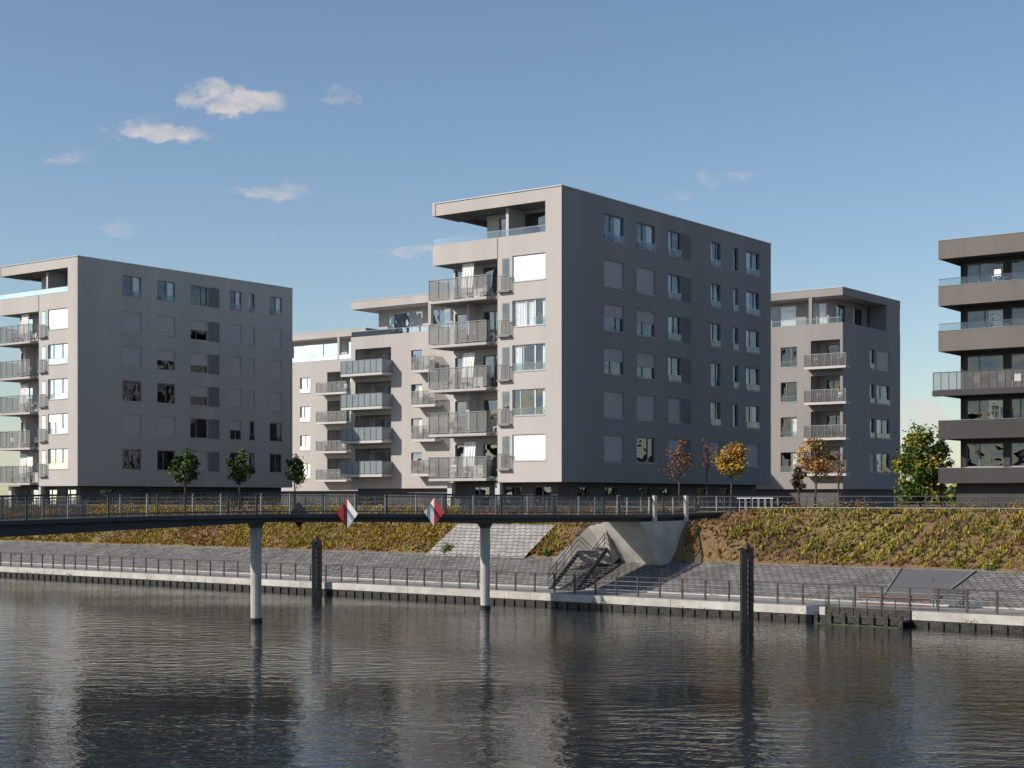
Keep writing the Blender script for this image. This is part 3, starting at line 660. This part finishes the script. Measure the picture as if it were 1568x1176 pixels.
# ---------------------------------------------------------------- world
el=math.radians(32); hx,hy=Vector((-.955,-.30)).normalized()
S=Vector((hx*math.cos(el),hy*math.cos(el),math.sin(el)))
rot=math.atan2(S.x,S.y)
wd=bpy.data.worlds.new('World'); scene.world=wd; wd.use_nodes=True; nt=wd.node_tree;N=nt.nodes;L=nt.links
bg=N['Background']; sky=N.new('ShaderNodeTexSky'); sky.sky_type='NISHITA'; sky.sun_disc=False; sky.sun_elevation=el; sky.sun_rotation=rot%(2*math.pi)
sky.air_density=1.0; sky.dust_density=.4; sky.ozone_density=2.2; sky.altitude=50
STR=.12; bg.inputs[1].default_value=STR
tc=N.new('ShaderNodeTexCoord'); sp=N.new('ShaderNodeSeparateXYZ'); L.new(tc.outputs['Generated'],sp.inputs[0])
def mth(op,a,b=None,c=None,clamp=False):
    n=N.new('ShaderNodeMath'); n.operation=op; n.use_clamp=clamp
    for i,x in enumerate((a,b,c)):
        if x is None: continue
        if isinstance(x,(int,float)): n.inputs[i].default_value=x
        else: L.new(x,n.inputs[i])
    return n.outputs[0]
yy=mth('MAXIMUM',sp.outputs[1],.05); kx0=mth('DIVIDE',sp.outputs[0],yy); mz0=mth('DIVIDE',sp.outputs[2],yy)
cb=N.new('ShaderNodeCombineXYZ'); L.new(kx0,cb.inputs[0]); L.new(mth('MULTIPLY',mz0,1.8),cb.inputs[1])
nn=N.new('ShaderNodeTexNoise'); nn.inputs['Scale'].default_value=42; nn.inputs['Detail'].default_value=7; nn.inputs['Roughness'].default_value=.62; L.new(cb.outputs[0],nn.inputs['Vector'])
sc=N.new('ShaderNodeSeparateColor'); L.new(nn.outputs['Color'],sc.inputs[0])
kx=mth('MULTIPLY_ADD',mth('SUBTRACT',sc.outputs[0],.5),.035,kx0); mz=mth('MULTIPLY_ADD',mth('SUBTRACT',sc.outputs[1],.5),.022,mz0)
clouds=[(368,155,70,22,1.05),(325,140,38,20,.9),(290,150,26,14,.7),(238,203,84,13,.9),(215,190,30,12,.7),(520,148,26,14,.5),(548,155,12,9,.45),(115,243,40,11,.45),(415,290,66,13,.65),(180,350,40,14,.45),(628,385,52,8,.75),(1110,272,56,13,.45),(1045,298,30,10,.35),(630,292,20,10,.3),(440,360,34,8,.3),(1410,640,55,26,.8)]
tot=None
for u,v,wx,hy_,am_ in clouds:
    k0=(u-784)/f; m0=(HZ-v)/f
    dx=mth('MULTIPLY',mth('SUBTRACT',kx,k0),f/wx); dy=mth('MULTIPLY',mth('SUBTRACT',mz,m0),f/hy_)
    r2=mth('ADD',mth('MULTIPLY',dx,dx),mth('MULTIPLY',dy,dy)); g=mth('MULTIPLY',mth('SUBTRACT',1.5,r2,clamp=True),am_)
    tot=g if tot is None else mth('MAXIMUM',tot,g)
dens=mth('ADD',mth('MULTIPLY',tot,.9),mth('MULTIPLY',mth('SUBTRACT',nn.outputs[0],.5),2.6))
mr=N.new('ShaderNodeMapRange'); mr.interpolation_type='SMOOTHSTEP'; mr.inputs[1].default_value=.05; mr.inputs[2].default_value=1.4; mr.inputs[3].default_value=0; mr.inputs[4].default_value=.85; L.new(dens,mr.inputs[0])
gate=mth('MULTIPLY',mr.outputs[0],mth('MULTIPLY',tot,1.2,clamp=True))
mx=N.new('ShaderNodeMix'); mx.data_type='RGBA'; L.new(gate,mx.inputs['Factor']); L.new(sky.outputs[0],mx.inputs['A']); mx.inputs['B'].default_value=(.72/STR,.66/STR,.62/STR,1)
L.new(mx.outputs['Result'],bg.inputs[0])
try:
    wd.cycles.sampling_method='MANUAL'; wd.cycles.sample_map_resolution=512
except Exception: pass
sl=bpy.data.lights.new('sun','SUN'); sl.energy=5.0; sl.angle=math.radians(.5); sl.color=(1,.91,.80)
so=bpy.data.objects.new('sun',sl); scene.collection.objects.link(so); so.rotation_mode='QUATERNION'; so.rotation_quaternion=S.to_track_quat('Z','Y')
so.location=(-60,-30,80)
cam=bpy.data.cameras.new('camera'); cam.sensor_width=36; cam.lens=36*f/1568; cam.shift_y=(HZ-588)/1568; cam.clip_end=8000
co=bpy.data.objects.new('camera',cam); scene.collection.objects.link(co); co.location=(0,0,CH); co.rotation_euler=(math.radians(90),0,0); scene.camera=co
scene.view_settings.view_transform='Standard'; scene.view_settings.look='None'; scene.view_settings.exposure=0
